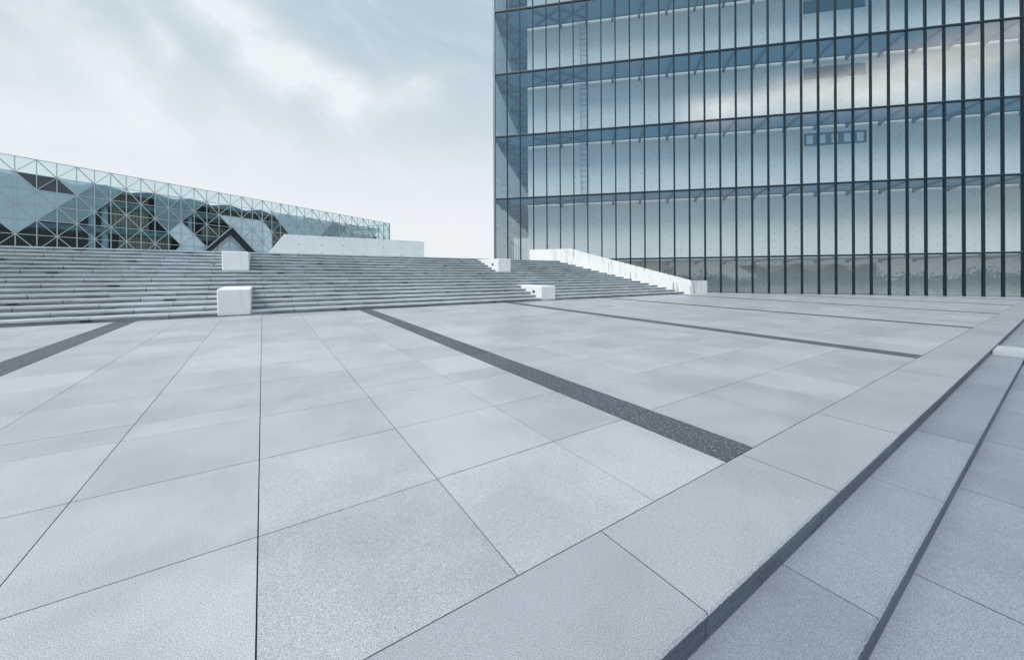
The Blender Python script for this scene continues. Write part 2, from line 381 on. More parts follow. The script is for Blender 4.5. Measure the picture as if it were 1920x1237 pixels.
# paving right of the stairs runs on to the glass building
for j in range(10):
    s0 = 14.56 + j * 0.969
    for t0, t1 in cols:
        if t0 > wall_t(s0) + 0.6: slab(b, t0, t1, s0, s0 + 0.969)
tag(b.build('plaza_paving', M['pave'], mw=PM), kind='structure')
tag(bd.build('dark_paving_band', M['dark'], mw=PM), kind='structure')

# border course along the top of the front steps + the steps themselves
def rough_course(b, t0, t1, s0, s1, z0, z1, mi_top=0, mi_face=1, lip=0.05):
    """stone with a slightly chipped front arris; front face (towards -s) split by a course line"""
    n = max(2, int((t1 - t0) / 0.018)); pts = []
    near = -2 < t0 < 9
    if not near: n = 2
    fr = []
    for i in range(n + 1):
        t = t0 + (t1 - t0) * i / n
        j = random.gauss(0, 1) if near and 0 < i < n else 0
        fr.append((t, s0 + abs(j) * 0.0014, z1 - 0.010 - abs(random.gauss(0, 0.0015)) * near, s0 + 0.009 + abs(j) * 0.0018))
    base = len(b.v); zm = z1 - lip
    for ta_, sa, za, sa2 in fr: b.v += [(ta_, s1, z1), (ta_, sa2, z1), (ta_, sa, za), (ta_, s0 + 0.002, zm)]
    for q in range(n):
        o0, o1 = base + 4 * q, base + 4 * q + 4
        b.f += [(o0 + 1, o1 + 1, o1, o0), (o0 + 2, o1 + 2, o1 + 1, o0 + 1), (o0 + 3, o1 + 3, o1 + 2, o0 + 2)]; b.mi += [mi_top, mi_top, mi_face]
    b.poly([(t0, s0 + 0.002, z1 - lip), (t0, s0, z1 - 0.012), (t0, s0 + 0.009, z1), (t0, s1, z1), (t0, s1, z1 - lip)], mi_face)
    b.poly([(t1, s0 + 0.002, z1 - lip), (t1, s1, z1 - lip), (t1, s1, z1), (t1, s0 + 0.009, z1), (t1, s0, z1 - 0.012)], mi_face)
    b.box(t0 + 0.0005, t1 - 0.0005, s0 + 0.008, s1, z0, z1 - lip - 0.005, mi_face, faces=(2, 3, 5))
root = thing('front_steps', PM @ Matrix.Translation((3, 0.85, 0)), 'low grey granite steps dropping away from the plaza edge in the right foreground', 'steps')
inv = Matrix.Translation((-3, -0.85, 0))
def pchild(mb, name, mats, parent, off):
    mb.v = [(x - off[0], y - off[1], z - off[2]) for x, y, z in mb.v]
    return mb.build(name, mats, parent)
OFF = (3, 0.85, 0)
FR = 0.13
specs = [(0.85, 1.45, 0.0, 1.55, 1.585), (0.48, 0.85, -FR, 2.31, 1.56), (0.09, 0.48, -2 * FR, 3.05, 1.53), (-0.30, 0.09, -3 * FR, 2.3, 1.56)]
for s0, s1, zt, ph, pitch in specs:
    b = MB(); t = ph - pitch * math.ceil((ph - TMIN) / pitch)
    while t < TMAX:
        g2 = 0.0035
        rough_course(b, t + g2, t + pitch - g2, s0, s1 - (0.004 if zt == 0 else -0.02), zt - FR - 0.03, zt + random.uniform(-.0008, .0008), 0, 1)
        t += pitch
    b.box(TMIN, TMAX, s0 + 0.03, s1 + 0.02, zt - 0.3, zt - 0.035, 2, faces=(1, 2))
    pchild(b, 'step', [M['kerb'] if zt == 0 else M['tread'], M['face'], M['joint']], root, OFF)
b = MB(); t = TMIN
b.box(TMIN, TMAX, -9, -0.25, -0.9, -4 * FR - 0.012)
bb = MB()
while t < TMAX:
    for j in range(9): slab(bb, t, t + 0.98, -0.28 - 0.97 * (j + 1), -0.28 - 0.97 * j)
    t += 0.98
tag(b.build('pavement_bed', M['joint'], mw=PM), kind='structure')
tag(bb.build('pavement', M['tread'], mw=PM @ Matrix.Translation((0, 0, -4 * FR))), kind='structure')

# pale slab lying across the front steps at the right edge of the picture
b = MB()
prof = [(0.846, -0.045), (-0.55, -0.045), (-0.55, -0.475), (0.0, -0.475), (0.080, -0.385), (0.085, -0.257), (0.472, -0.257), (0.476, -0.127), (0.846, -0.127)]
t0, t1 = 11.80, 12.75
top = [(t0, s, z) for s, z in prof]; bot = [(t1, s, z) for s, z in prof]
b.poly(top[::-1]); b.poly(bot)
for i in range(len(prof)):
    j = (i + 1) % len(prof); b.poly([top[i], top[j], bot[j], bot[i]])
tag(b.build('stone_slab', granite('pale_slab_granite', (0.50, 0.54, 0.57), rough=0.5), mw=PM, bevel=0.004), 'smooth pale stone slab laid across the front steps at the right edge of the frame', 'slab')

# ------------------------------------------------------------------ the wide flight of stairs
OFF = (5, S0, 0)
root = thing('wide_staircase', PM @ Matrix.Translation(OFF), 'very wide grey granite flight of sixteen steps rising behind the plaza', 'staircase')
PITCH = 1.575; LIP = 0.060
for k in range(NST):
    s0 = S0 + k * TR; z1 = (k + 1) * RI; z0 = k * RI
    te = wall_t(s0) + 0.12; te2 = wall_t(s0 + TR) + 0.12
    b = MB(); t = -3.84 - 0.012 * k + (k % 2) * 0.775 - 21 * PITCH
    first = True
    while t < te:
        a, c = max(t, TMIN), min(t + PITCH, te)
        if c - a > 0.03:
            zz_ = z1 + random.uniform(-0.002, 0.002)
            js = random.uniform(-0.004, 0.004)
            g2 = random.uniform(0.005, 0.009)
            c2 = c - g2 if c < te else te; cb = c - g2 if c < te else te2
            # tread slab: top pale, nose darker
            b.hexa([(a + g2, s0 + js, z1 - LIP), (c2, s0 + js, z1 - LIP), (cb, s0 + TR + .03, z1 - LIP), (a + g2, s0 + TR + .03, z1 - LIP),
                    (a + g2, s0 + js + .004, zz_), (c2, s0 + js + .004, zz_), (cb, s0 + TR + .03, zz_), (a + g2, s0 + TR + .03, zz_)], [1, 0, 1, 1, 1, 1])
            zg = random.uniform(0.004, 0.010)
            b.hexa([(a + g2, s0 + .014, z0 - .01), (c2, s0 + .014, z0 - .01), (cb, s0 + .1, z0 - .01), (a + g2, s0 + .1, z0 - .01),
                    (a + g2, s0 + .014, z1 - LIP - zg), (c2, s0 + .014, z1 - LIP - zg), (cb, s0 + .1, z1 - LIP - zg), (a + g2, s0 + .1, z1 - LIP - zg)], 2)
        t += PITCH
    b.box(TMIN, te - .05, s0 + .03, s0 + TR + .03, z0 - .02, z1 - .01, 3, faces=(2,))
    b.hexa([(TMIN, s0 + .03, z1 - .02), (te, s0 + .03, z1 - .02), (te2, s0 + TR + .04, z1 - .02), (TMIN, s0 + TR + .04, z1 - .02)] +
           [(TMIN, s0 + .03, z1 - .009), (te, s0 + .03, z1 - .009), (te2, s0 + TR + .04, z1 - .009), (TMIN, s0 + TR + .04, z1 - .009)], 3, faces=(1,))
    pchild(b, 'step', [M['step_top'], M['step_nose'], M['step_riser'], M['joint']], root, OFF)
    if k % 3 == 0:
        t = (-3.9 if k % 6 == 0 else -5.55) - 0.012 * k - 6 * 3.15; rj = random.Random(k)
        while t < te - 0.5:
            inb = (-1.4 < t < -0.1) or (11.1 < t < 12.6)
            if not inb and t > -14 and rj.random() < .85:
                d = MB(); w = rj.uniform(.09, .15)
                d.box(t - w, t + w, s0 - 0.004, s0 + 0.06, z1 - LIP - 0.042, z1 - LIP - 0.002)
                pchild(d, 'drain_slot', M['drain'], root, OFF)
            t += 3.15
# upper terrace
TZ = NST * RI; TS = S0 + NST * TR
b = MB()
pts = [(-90, TS - .02), (wall_t(TS) + 0.15, TS - .02), (wall_t(25.2) + .15, 25.2), (12.5, 32), (12.5, 90), (-90, 90)]
b.poly([(x, y, TZ - 0.003) for x, y in pts]); b.poly([(x, y, TZ - 2.4) for x, y in pts][::-1])
for i in range(len(pts)):
    p, q = pts[i], pts[(i + 1) % len(pts)]
    b.poly([(p[0], p[1], TZ - 2.4), (q[0], q[1], TZ - 2.4), (q[0], q[1], TZ - .003), (p[0], p[1], TZ - .003)])
tag(b.build('upper_terrace', M['step_top'], mw=PM), kind='structure')

# ------------------------------------------------------------------ white cheek blocks on the stairs
def cheek(t0, t1, s0, s1, z0, z1, label, light):
    root = thing('stair_block', PM @ Matrix.Translation(((t0 + t1) / 2, (s0 + s1) / 2, z0)), label, 'concrete block', 'white blocks set into the stairs')
    off = ((t0 + t1) / 2, (s0 + s1) / 2, z0)
    b = MB(); b.box(t0, t1, s0, s1, z0 - 0.002, z1)
    o = pchild(b, 'block', M['white'], root, off); bv = o.modifiers.new('bevel', 'BEVEL'); bv.width = 0.04; bv.segments = 4
    if light:
        tc, zc = s0 + 0.62, (z0 + z1) / 2 + 0.06
        b = MB(); b.box(t0 - 0.012, t0 + 0.02, tc - 0.1, tc + 0.1, zc - 0.06, zc + 0.06)
        f = pchild(b, 'recessed_light', M['steel_edge'], root, off)
        b = MB(); b.box(t0 - 0.016, t0 - 0.011, tc - 0.075, tc + 0.075, zc - 0.04, zc + 0.04)
        pchild(b, 'lens', M['steel'], f, off)
    return root
cheek(-1.16, -0.305, S0 - 0.005, S0 + 6.3 * TR, 0, 0.835, 'low white block at the foot of the stairs, left of the middle', False)
cheek(-1.305, -0.435, 18.5, 21.2, 1.40, 2.16, 'small white block near the top of the stairs, left of the long pale wall', False)
cheek(11.41, 12.325, S0 - 0.005, S0 + 5.3 * TR, 0, 0.715, 'low white block at the stair foot, right, with a small side light', True)
cheek(11.37, 12.26, 18.5, 21.2, 1.40, 2.165, 'white block near the stair top beside the corner of the glass tower', True)

# long pale wall with a raking end on the terrace
b = MB(); s0, s1 = 24.0, 24.9
b.hexa([(0.18, s0, 2.20), (8.97, s0, 2.20), (8.97, s1, 2.20), (0.18, s1, 2.20), (1.02, s0, 3.385), (8.97, s0, 3.385), (8.97, s1, 3.385), (1.02, s1, 3.385)])
o = b.build('long_parapet_wall', M['longwall'], mw=PM, bevel=0.01)
tag(o, 'long pale concrete wall with a slanting left end, standing above the stairs', 'wall')

# oblique wing wall at the right end of the stairs (true vertical)
A = Vector((11.55, 25.2, 0)); DW = Vector((-7.55, 2.14, 0)).normalized(); NW = Vector((-DW.y, DW.x, 0))
if NW.y < 0: NW = -NW
WM = Matrix(((DW.x, NW.x, 0, A.x), (DW.y, NW.y, 0, A.y), (0, 0, 1, 0), (0, 0, 0, 1)))
root = thing('wing_wall', Matrix.Translation((12.0, 25.1, 0.8)), 'weathered white concrete wing wall sloping down along the right end of the stairs', 'wall')
root.matrix_world = WM @ Matrix.Translation((4, 0, 0.8))
prof = [(-0.5, 1.715), (2.16, 2.49), (3.34, 2.84), (6.27, 3.70), (7.2, 4.01), (7.55, 4.08), (10.62, 4.11)]
b = MB(); th = 0.34; joints = [-0.5, 1.95, 4.55, 7.0, 8.9, 10.62]
def ph_(l):
    for (a, za), (c, zc) in zip(prof, prof[1:]):
        if a <= l <= c: return za + (zc - za) * (l - a) / (c - a)
for a, c in zip(joints, joints[1:]):
    ls = sorted({a + .004, c - .004} | {p for p, _ in prof if a < p < c})
    fr = [(l, 0, ph_(l)) for l in ls]
    b.poly([(ls[0], 0, -.5)] + fr + [(ls[-1], 0, -.5)])
    b.poly([(ls[-1], th, -.5)] + [(l, th, z) for l, _, z in fr[::-1]] + [(ls[0], th, -.5)])
    for (l0, _, z0), (l1, _, z1) in zip(fr, fr[1:]): b.poly([(l0, 0, z0), (l0, th, z0), (l1, th, z1), (l1, 0, z1)])
    b.poly([(ls[0], 0, -.5), (ls[0], th, -.5), (ls[0], th, fr[0][2]), (ls[0], 0, fr[0][2])])
    b.poly([(ls[-1], 0, -.5), (ls[-1], 0, fr[-1][2]), (ls[-1], th, fr[-1][2]), (ls[-1], th, -.5)])
o = b.build('sloping_panel', M['stained'], root); o.matrix_parent_inverse = Matrix.Translation((-4, 0, -0.8))
# return at the foot
rd = Vector((D2.x, D2.y, 0)).normalized(); P1 = WM @ Vector((-0.5, 0, 0)); rn = Vector((-rd.y, rd.x, 0))
b = MB()
for a, c in ((0.004, 1.02), (1.03, 2.02)):
    q = [P1 + rd * a, P1 + rd * c, P1 + rd * c + rn * .3, P1 + rd * a + rn * .3]
    b.hexa([(p.x, p.y, -.4) for p in q] + [(p.x, p.y, 1.70) for p in q])
o = b.build('return_panel', M['stained'], root); o.matrix_parent_inverse = (WM @ Matrix.Translation((4, 0, 0.8))).inverted()

# ------------------------------------------------------------------ glass tower on the right
P0 = Vector((-1.324, 29.5, 0)); EX = Vector((0.98367, -0.18000, 0)); EY = Vector((0.18000, 0.98367, 0))
BM = Matrix(((EX.x, EY.x, 0, P0.x), (EX.y, EY.y, 0, P0.y), (0, 0, 1, 0), (0, 0, 0, 1)))
tower = thing('glass_tower', BM, 'tall glass box with dark mullions round an inner concrete wall, right side', 'building')
PIT = 1.0285; NB = 44; LEN = NB * PIT; DEP = 24.0
LV = [-0.2, 3.33, 8.22, 13.11, 18.03, 22.97, 27.90, 32.8]
GP = 2.3
# mullions on the front
for i in range(NB + 1):
    x = i * PIT; b = MB(); w = 0.085 if i not in (0, NB) else 0.16
    b.box(x - w / 2, x + w / 2, -0.075, 0.10, LV[0], LV[-1], 0)
    b.box(x - w / 2 + .02, x + w / 2 - .02, -0.09, -0.075, LV[0], LV[-1], 1)
    b.build('mullion', [M['steel'], M['steel_edge'] if i == 0 else M['steel']], tower)
for z in LV[1:]:
    b = MB()
    b.box(0, LEN, -0.055, 0.10, z - 0.05, z + 0.05, 0)
    b.box(0.05, LEN, -0.058, 0.06, z + 0.055, z + 0.075, 1)
    b.build('transom', [M['steel'], M['steel_edge']], tower)
# panes: the hundred largest in view are parts of their own
cells = []
for i in range(NB):
    for k in range(len(LV) - 1):
        x0, x1, z0, z1 = i * PIT + .04, (i + 1) * PIT - .04, LV[k] + (.05 if k else 0), LV[k + 1] - .05
        qs = [proj(BM @ Vector(p)) for p in ((x0, 0, z0), (x1, 0, z0), (x1, 0, z1), (x0, 0, z1))]
        xs = [min(max(q[0], 0), 1920) for q in qs]; ys = [min(max(q[1], 0), 560) for q in qs]
        area = (max(xs) - min(xs)) * (max(ys) - min(ys))
        if k == 0 and i < 13: area = 0
        cells.append((area, x0, x1, z0, z1))
cells.sort(reverse=True)
rest = MB()
for n_, (ar, x0, x1, z0, z1) in enumerate(cells):
    b = MB() if n_ < 100 else rest
    dx, dz = random.uniform(-.003, .003), random.uniform(-.003, .003)
    b.poly([(x0, dx, z0), (x1, -dx, z0), (x1, dz - dx, z1), (x0, dz + dx, z1)])
    if n_ < 100: b.build('glass_pane', M['cglass'], tower)
tag(rest.build('glass_pane', M['cglass'], tower), kind='stuff')
# side walls and back wall of glass
for nm, p, q in (('side_glazing', Vector((0, 0, 0)), Vector((0, DEP, 0))), ('back_glazing', Vector((0, DEP, 0)), Vector((LEN, DEP, 0))), ('side_glazing', Vector((LEN, DEP, 0)), Vector((LEN, 0, 0)))):
    dv = (q - p); n = int(dv.length / PIT); dv.normalize(); nv = Vector((-dv.y, dv.x, 0))
    b = MB()
    for i in range(1, n + 1):
        a = p + dv * (i * PIT); b.bar((a.x, a.y, LV[0]), (a.x, a.y, LV[-1]), 0.035, 0.03, nv, 0)
    for z in LV[1:]: b.bar((p.x, p.y, z), (q.x, q.y, z), 0.10, 0.12, nv, 0)
    f = b.build(nm, M['steel_edge'] if nm == 'side_glazing' else M['steel'], tower)
    b = MB()
    for i in range(n):
        for z0, z1 in zip(LV, LV[1:]):
            a = p + dv * (i * PIT + .04); c = p + dv * ((i + 1) * PIT - .04)
            b.poly([(a.x, a.y, z0), (c.x, c.y, z0), (c.x, c.y, z1), (a.x, a.y, z1)])
    b.build('glass_sheet', M['sideglass'] if nm == 'side_glazing' else M['cglass'], f)
b = MB(); b.box(0, LEN, 0, DEP, LV[-1] + .08, LV[-1] + .4); b.build('roof', M['roof'], tower)
b = MB(); b.box(0.15, LEN - .15, 0.2, DEP - .2, 3.18, 3.25)
b.build('ground_floor_slab', M['grate'], tower)
# inner concrete box with window openings
IX0, IX1, IY = GP + 0.04, LEN - GP, GP
wins = [(22.95, 27.0, 21.37, 22.42), (22.95, 27.0, 16.50, 17.42), (22.95, 27.0, 11.59, 12.54)]
b = MB(); zs = [LV[0]]
def wf(z0, z1, x0, x1): b.box(x0, x1, IY, IY + .35, z0, z1)
prev = LV[0]
for x0, x1, z0, z1 in sorted(wins, key=lambda w: w[2]):
    b.poly([(IX0, IY, prev), (IX1, IY, prev), (IX1, IY, z0), (IX0, IY, z0)])
    b.poly([(IX0, IY, z0), (x0, IY, z0), (x0, IY, z1), (IX0, IY, z1)]); b.poly([(x1, IY, z0), (IX1, IY, z0), (IX1, IY, z1), (x1, IY, z1)])
    d = .28
    b.poly([(x0, IY, z0), (x1, IY, z0), (x1, IY + d, z0), (x0, IY + d, z0)]); b.poly([(x0, IY, z1), (x0, IY + d, z1), (x1, IY + d, z1), (x1, IY, z1)])
    b.poly([(x0, IY, z0), (x0, IY + d, z0), (x0, IY + d, z1), (x0, IY, z1)]); b.poly([(x1, IY, z0), (x1, IY, z1), (x1, IY + d, z1), (x1, IY + d, z0)])
    prev = z1
b.poly([(IX0, IY, prev), (IX1, IY, prev), (IX1, IY, LV[-1]), (IX0, IY, LV[-1])])
b.poly([(IX0, IY, LV[0]), (IX0, IY, LV[-1]), (IX0, DEP - GP, LV[-1]), (IX0, DEP - GP, LV[0])])
b.poly([(IX1, IY, LV[0]), (IX1, DEP - GP, LV[0]), (IX1, DEP - GP, LV[-1]), (IX1, IY, LV[-1])])
b.poly([(IX0, DEP - GP, LV[0]), (IX0, DEP - GP, LV[-1]), (IX1, DEP - GP, LV[-1]), (IX1, DEP - GP, LV[0])])
b.poly([(IX0, IY, LV[-1]), (IX1, IY, LV[-1]), (IX1, DEP - GP, LV[-1]), (IX0, DEP - GP, LV[-1])])
b.build('inner_wall', M['inner'], tower)
for wi, (x0, x1, z0, z1) in enumerate(wins):
    b = MB(); y0, y1 = (IY + .01, IY + .11) if wi == 2 else (IY + .12, IY + .22); e = .16 if wi == 2 else .10
    b.box(x0, x1, y0, y1, z0, z0 + e); b.box(x0, x1, y0, y1, z1 - e, z1)
    n = 5 if wi == 2 else 4; st = (x1 - x0) / n
    for i in range(n + 1):
        xx = x0 + i * st; w = (.19 if wi == 2 else .10) if 0 < i < n else .09
        b.box(max(xx - w, x0), min(xx + w, x1), y0 + .002, y1 - .002, z0 + e, z1 - e)
    f = b.build('window', M['winframe'], tower)
    for i in range(n):
        b = MB(); e2 = .185 if wi == 2 else .08; b.box(x0 + i * st + e2, x0 + (i + 1) * st - e2, IY + (.02 if wi == 2 else .16), IY + (.05 if wi == 2 else .18), z0 + e - .01, z1 - e + .01)
        b.build('pane', M['winpale'] if wi == 2 else M['winpane'], f)
    b = MB(); b.box(x0, x1, IY + .285, IY + .3, z0, z1); b.build('backing', M['slabdark'], f)
# walkways between glass and wall at each level, with their cantilever beams
for z in LV[1:-1]:
    b = MB()
    if z > 4:
        b.box(0.12, LEN - .2, 0.16, GP - 0.16, z - 0.045, z - 0.005, 0)
        b.box(0.12, GP - 0.16, GP - 0.16, DEP - .2, z - 0.045, z - 0.005, 0)
        pass
        b.box(0.12, LEN - .2, GP - .20, GP - .16, z - .12, z - .046, 1)
        w = b.build('walkway', [M['mesh'], M['beam']], tower)
    for i in range(0, NB, 2):
        x = (i + (1 if i > 3 else 0)) * PIT
        if i == 2: continue
        b = MB()
        x = max(x, .12)
        b.hexa([(x - .05, .1, z - .16), (x + .05, .1, z - .16), (x + .05, GP - .01, z - .30), (x - .05, GP - .01, z - .30),
                (x - .05, .1, z - .06), (x + .05, .1, z - .06), (x + .05, GP - .01, z - .10), (x - .05, GP - .01, z - .10)])
        b.box(x - .08, x + .08, GP - .06, GP - .004, z - .38, z - .08)
        b.build('bracket', M['beam'], tower)
    if z > 4:
        b = MB()
        for xa, xb in ((3 * PIT, 5 * PIT), (5 * PIT, 7 * PIT), (1.2 * PIT, 0.1)):
            b.bar((xa, .2, z - .25), (xb, GP - .4, z - .14), .15, .12, (0, 0, 1)); b.bar((xa, GP - .4, z - .142), (xb, .2, z - .252), .15, .12, (0, 0, 1))
        for j in range(5):
            y = GP + j * 3.6
            b.bar((.15, y, z - .22), (GP, y, z - .22), .16, .16, (0, 0, 1)); b.bar((.15, y, z - .2), (GP - .05, y, z - 1.1), .12, .12, (0, 1, 0))
            b.bar((.15, y, z - .22), (GP, y + 3.6, z - .21), .14, .1, (0, 0, 1)); b.bar((GP, y, z - .2), (.15, y + 3.6, z - .19), .14, .1, (0, 0, 1))
        b.build('wind_brace', M['beam'], tower)
        if z < 24:
            # slim lamp strip beside the ladder hatch
            b = MB(); b.box(6.38, 7.1, GP - .22, GP - .17, z - .34, z - .24); b.build('lamp_strip', M['winpale'], tower)
# ladders against the concrete, one per storey
for z0, z1 in zip(LV[2:6], LV[3:7]):
    b = MB(); xa, xb, y = 6.72, 7.27, GP - .14
    for x in (xa, xb): b.box(x - .018, x + .018, y - .02, y + .02, z0 + .05, z1 + (0.9 if z1 < 27 else -.1))
    z = z0 + .3
    while z < z1 - .1:
        b.box(xa + .02, xb - .02, y - .014, y + .014, z - .016, z + .016); z += .44
    for z in (z0 + 1, z0 + 3):
        for x in (xa, xb): b.box(x - .012, x + .012, y + .02, GP - .003, z - .02, z + .02)
    b.build('ladder', M['ladder'], tower)
# tall doors in the side glazing, seen through the corner
for j in range(5):
    y = 6.9 + j * 1.7; b = MB()
    b.box(-.09, -.02, y, y + .09, 3.33, 5.6); b.box(-.09, -.02, y + 1.5, y + 1.59, 3.33, 5.6); b.box(-.09, -.02, y, y + 1.59, 5.6, 5.75)
    f = b.build('door', M['steel_edge'], tower)
    b = MB(); b.box(-.13, -.10, y + .72, y + .76, 4.1, 4.9); b.build('door_handle', M['steel_edge'], f)

# dry shrub in the gap between the wing wall and the glass
def twig_shrub():
    root = thing('dry_shrub', Matrix.Translation((11.15, 26.5, 0.9)), 'sparse dry shrub showing above the sloping wing wall, in front of the dark ground-floor glass', 'shrub')
    b = MB(); rnd = random.Random(3)
    lf = MB()
    for i in range(16):
        a = rnd.uniform(0, 6.28); r0 = rnd.uniform(0, .35); hx = rnd.uniform(1.3, 2.3)
        p = [Vector((r0 * math.cos(a), r0 * .6 * math.sin(a), 0))]
        for j in range(4): p.append(p[-1] + Vector((rnd.gauss(.03, .09), rnd.gauss(0, .06), hx / 4)))
        b.tube(p, [.014, .011, .009, .006, .003], 5)
        for j in (2, 3, 4):
            for _ in range(6):
                c = p[j] + Vector((rnd.gauss(0, .07), rnd.gauss(0, .07), rnd.gauss(0, .08))); u = Vector((rnd.gauss(0, 1), rnd.gauss(0, 1), rnd.gauss(0, 1))).normalized() * .04
                w = u.orthogonal().normalized() * .015; lf.poly([c - u, c + w, c + u, c - w])
    b.build('stem', M['bark'], root); lf.build('foliage', M['bark'], root)
twig_shrub()

# ------------------------------------------------------------------ lattice-glass building on the left
LP = Vector((-47.937, 36, 0)); LX = Vector((0.49856, 0.86685, 0)); LY = Vector((-0.86685, 0.49856, 0))
LM = Matrix(((LX.x, LY.x, 0, LP.x), (LX.y, LY.y, 0, LP.y), (0, 0, 1, 0), (0, 0, 0, 1)))
lb = thing('lattice_building', LM, 'long low building faced in triangulated pale lattice glazing, left, above the stairs', 'building')
cx = [-5.2, -3.9, -2.6, -1.3, 0.0, 1.31, 2.61, 3.95, 5.24, 6.47, 7.71, 8.94, 10.18, 11.42, 12.66, 13.99, 15.34, 16.70, 18.06, 19.44, 20.80, 22.16, 23.48, 24.74, 25.98, 27.24, 28.52, 29.79, 31.04, 32.30, 33.58, 34.84, 36.1, 37.37, 38.63, 39.85, 41.06, 42.3, 43.53, 44.78, 46.2]
C0 = 4                                   # index of column 0
NR = 8; RH = 1.5; ZT = 14.16
def zr(r): return ZT - r * RH
def cxi(c): return cx[c + C0]
cmin, cmax = -C0, len(cx) - 1 - C0
up = (0, 1, 0)
portal = lambda c, r: (r > 3.05 + abs(c - 14) * 1.02 - 0.0) and r > 3
def bar_ok(c0, r0, c1, r1): return not portal((c0 + c1) / 2, (r0 + r1) / 2)
for c in range(cmin, cmax + 1):
    w = .065 if c < cmax else .2; b = MB()
    rb = NR if not (12 <= c <= 16) else 3 + abs(c - 14)
    b.bar((cxi(c), 0, zr(rb)), (cxi(c), 0, zr(0)), w, .09, up); b.build('vertical_bar', M['lattice'], lb)
for r in range(0, NR + 1):
    b = MB()
    if r <= 3: b.bar((cxi(cmin), .004, zr(r)), (cxi(cmax), .004, zr(r)), .06, .08, up)
    else:
        h = r - 3
        b.bar((cxi(cmin), .004, zr(r)), (cxi(14 - h), .004, zr(r)), .06, .08, up); b.bar((cxi(14 + h), .004, zr(r)), (cxi(cmax), .004, zr(r)), .06, .08, up)
    b.build('horizontal_bar', M['lattice'], lb)
for d in (1, -1):
    for c in range(cmin - NR, cmax + NR + 1):
        if c % 2 == 0: continue
        # line through (c,0) stepping d columns per row, clipped
        pts = [(c + d * r, r) for r in range(NR + 1) if cmin <= c + d * r <= cmax]
        runs = []; cur = []
        for a, q in zip(pts, pts[1:]):
            if portal((a[0] + q[0]) / 2, (a[1] + q[1]) / 2): 
                if cur: runs.append(cur); cur = []
            else:
                if not cur: cur = [a]
                cur.append(q)
        if cur: runs.append(cur)
        if not runs: continue
        b = MB(); yo = .010 if d == 1 else -.010
        for run in runs:
            for a, q in zip(run, run[1:]):
                b.bar((cxi(a[0]), yo, zr(a[1])), (cxi(q[0]), yo, zr(q[1])), .062 + .004 * d, .10 + .01 * d, up)
        b.build('diagonal_bar', M['lattice'], lb)
def inpoly(x, y, P):
    s = False
    for (x0, y0), (x1, y1) in zip(P, P[1:] + P[:1]):
        if (y0 > y) != (y1 > y) and x < (x1 - x0) * (y - y0) / (y1 - y0) + x0: s = not s
    return s
ZN = [('lmid', [(26, 1), (29, 1), (27, 3), (24, 3)]), ('louvre', [(0, 1), (2, 1), (3, 2), (1, 2)]),
      ('ltop', [(-5, -1), (41, -1), (41, 0.99), (-5, 0.99)]),
      ('lclear', [(0, 5), (1, 4), (2, 4), (3, 4.02), (4, 5), (5, 6), (6, 8), (4, 8), (3, 7)]),
      ('lclear', [(-3, 2.99), (-2, 3), (-1, 4), (0, 5), (1, 6), (1, 8), (-5, 8)]),
      ('lclear', [(3, 6), (3, 4), (4, 3), (5, 2), (6, 1), (8, 1), (8, 3), (9, 4), (10, 5), (9, 6), (8.01, 8), (3, 8)]),
      ('lmid', [(1, 4), (2, 3), (3, 2), (4, 1), (6, 1), (5, 2), (4, 3), (3, 4)]),
      ('lwhite', [(10, 3), (12, 5), (14, 7), (14, 8), (9, 8), (9, 4)]),
      ('lclear', [(12, 1), (17, 1), (18, 2), (19, 3), (17, 2), (13, 2), (14, 3), (12, 5), (11, 4), (10, 3)]),
      ('lwhite', [(13, 2), (17, 2), (18, 3), (18, 8), (16, 8), (16, 5), (14, 3)]),
      ('lclear', [(17, 1), (18, 1), (21, 4), (22, 5), (22, 8), (18, 8), (18, 3), (17, 2)]),
      ('lmid', [(8, 1), (12, 1), (10, 3), (9, 4), (8, 3)]),
      ('lclear', [(34, 1), (37, 1), (37, 8), (31, 8), (31, 4)]),
      ('lpale', [(20, 1), (37, 1), (37, 8), (20, 8)]),
      ('lpale', [(-5, 0), (37, 0), (37, 8), (-5, 8)])]
panes = []
for c in range(cmin, cmax):
    for r in range(NR):
        if (c + r) % 2: tris = [[(c, r), (c + 1, r), (c + 1, r + 1)], [(c, r), (c + 1, r + 1), (c, r + 1)]]
        else: tris = [[(c, r), (c + 1, r), (c, r + 1)], [(c + 1, r), (c + 1, r + 1), (c, r + 1)]]
        for T in tris:
            mx_, my_ = sum(p[0] for p in T) / 3, sum(p[1] for p in T) / 3
            if portal(mx_, my_): continue
            z = next((n for n, P in ZN if inpoly(mx_, my_, P)), 'lpale')
            pts = [(cxi(a), .03, zr(q)) for a, q in T]
            qs = [proj(LM @ Vector(p)) for p in pts]
            ar = abs((qs[1][0] - qs[0][0]) * (qs[2][1] - qs[0][1]) - (qs[2][0] - qs[0][0]) * (qs[1][1] - qs[0][1]))
            if max(q[0] for q in qs) < 0 or my_ > 6.2: ar = 0
            panes.append((ar, z, pts))
panes.sort(key=lambda p: -p[0])
kinds = ['lclear', 'lmid', 'lpale', 'lwhite', 'ltop', 'louvre']
rest = MB()
for n_, (ar, z, pts) in enumerate(panes):
    if n_ < 100: b = MB(); b.poly(pts[::-1]); b.build('louvre_panel' if z == 'louvre' else 'glass_pane', M[z], lb)
    else: rest.poly(pts[::-1], kinds.index(z))
tag(rest.build('glass_pane', [M[k] for k in kinds], lb), kind='stuff')
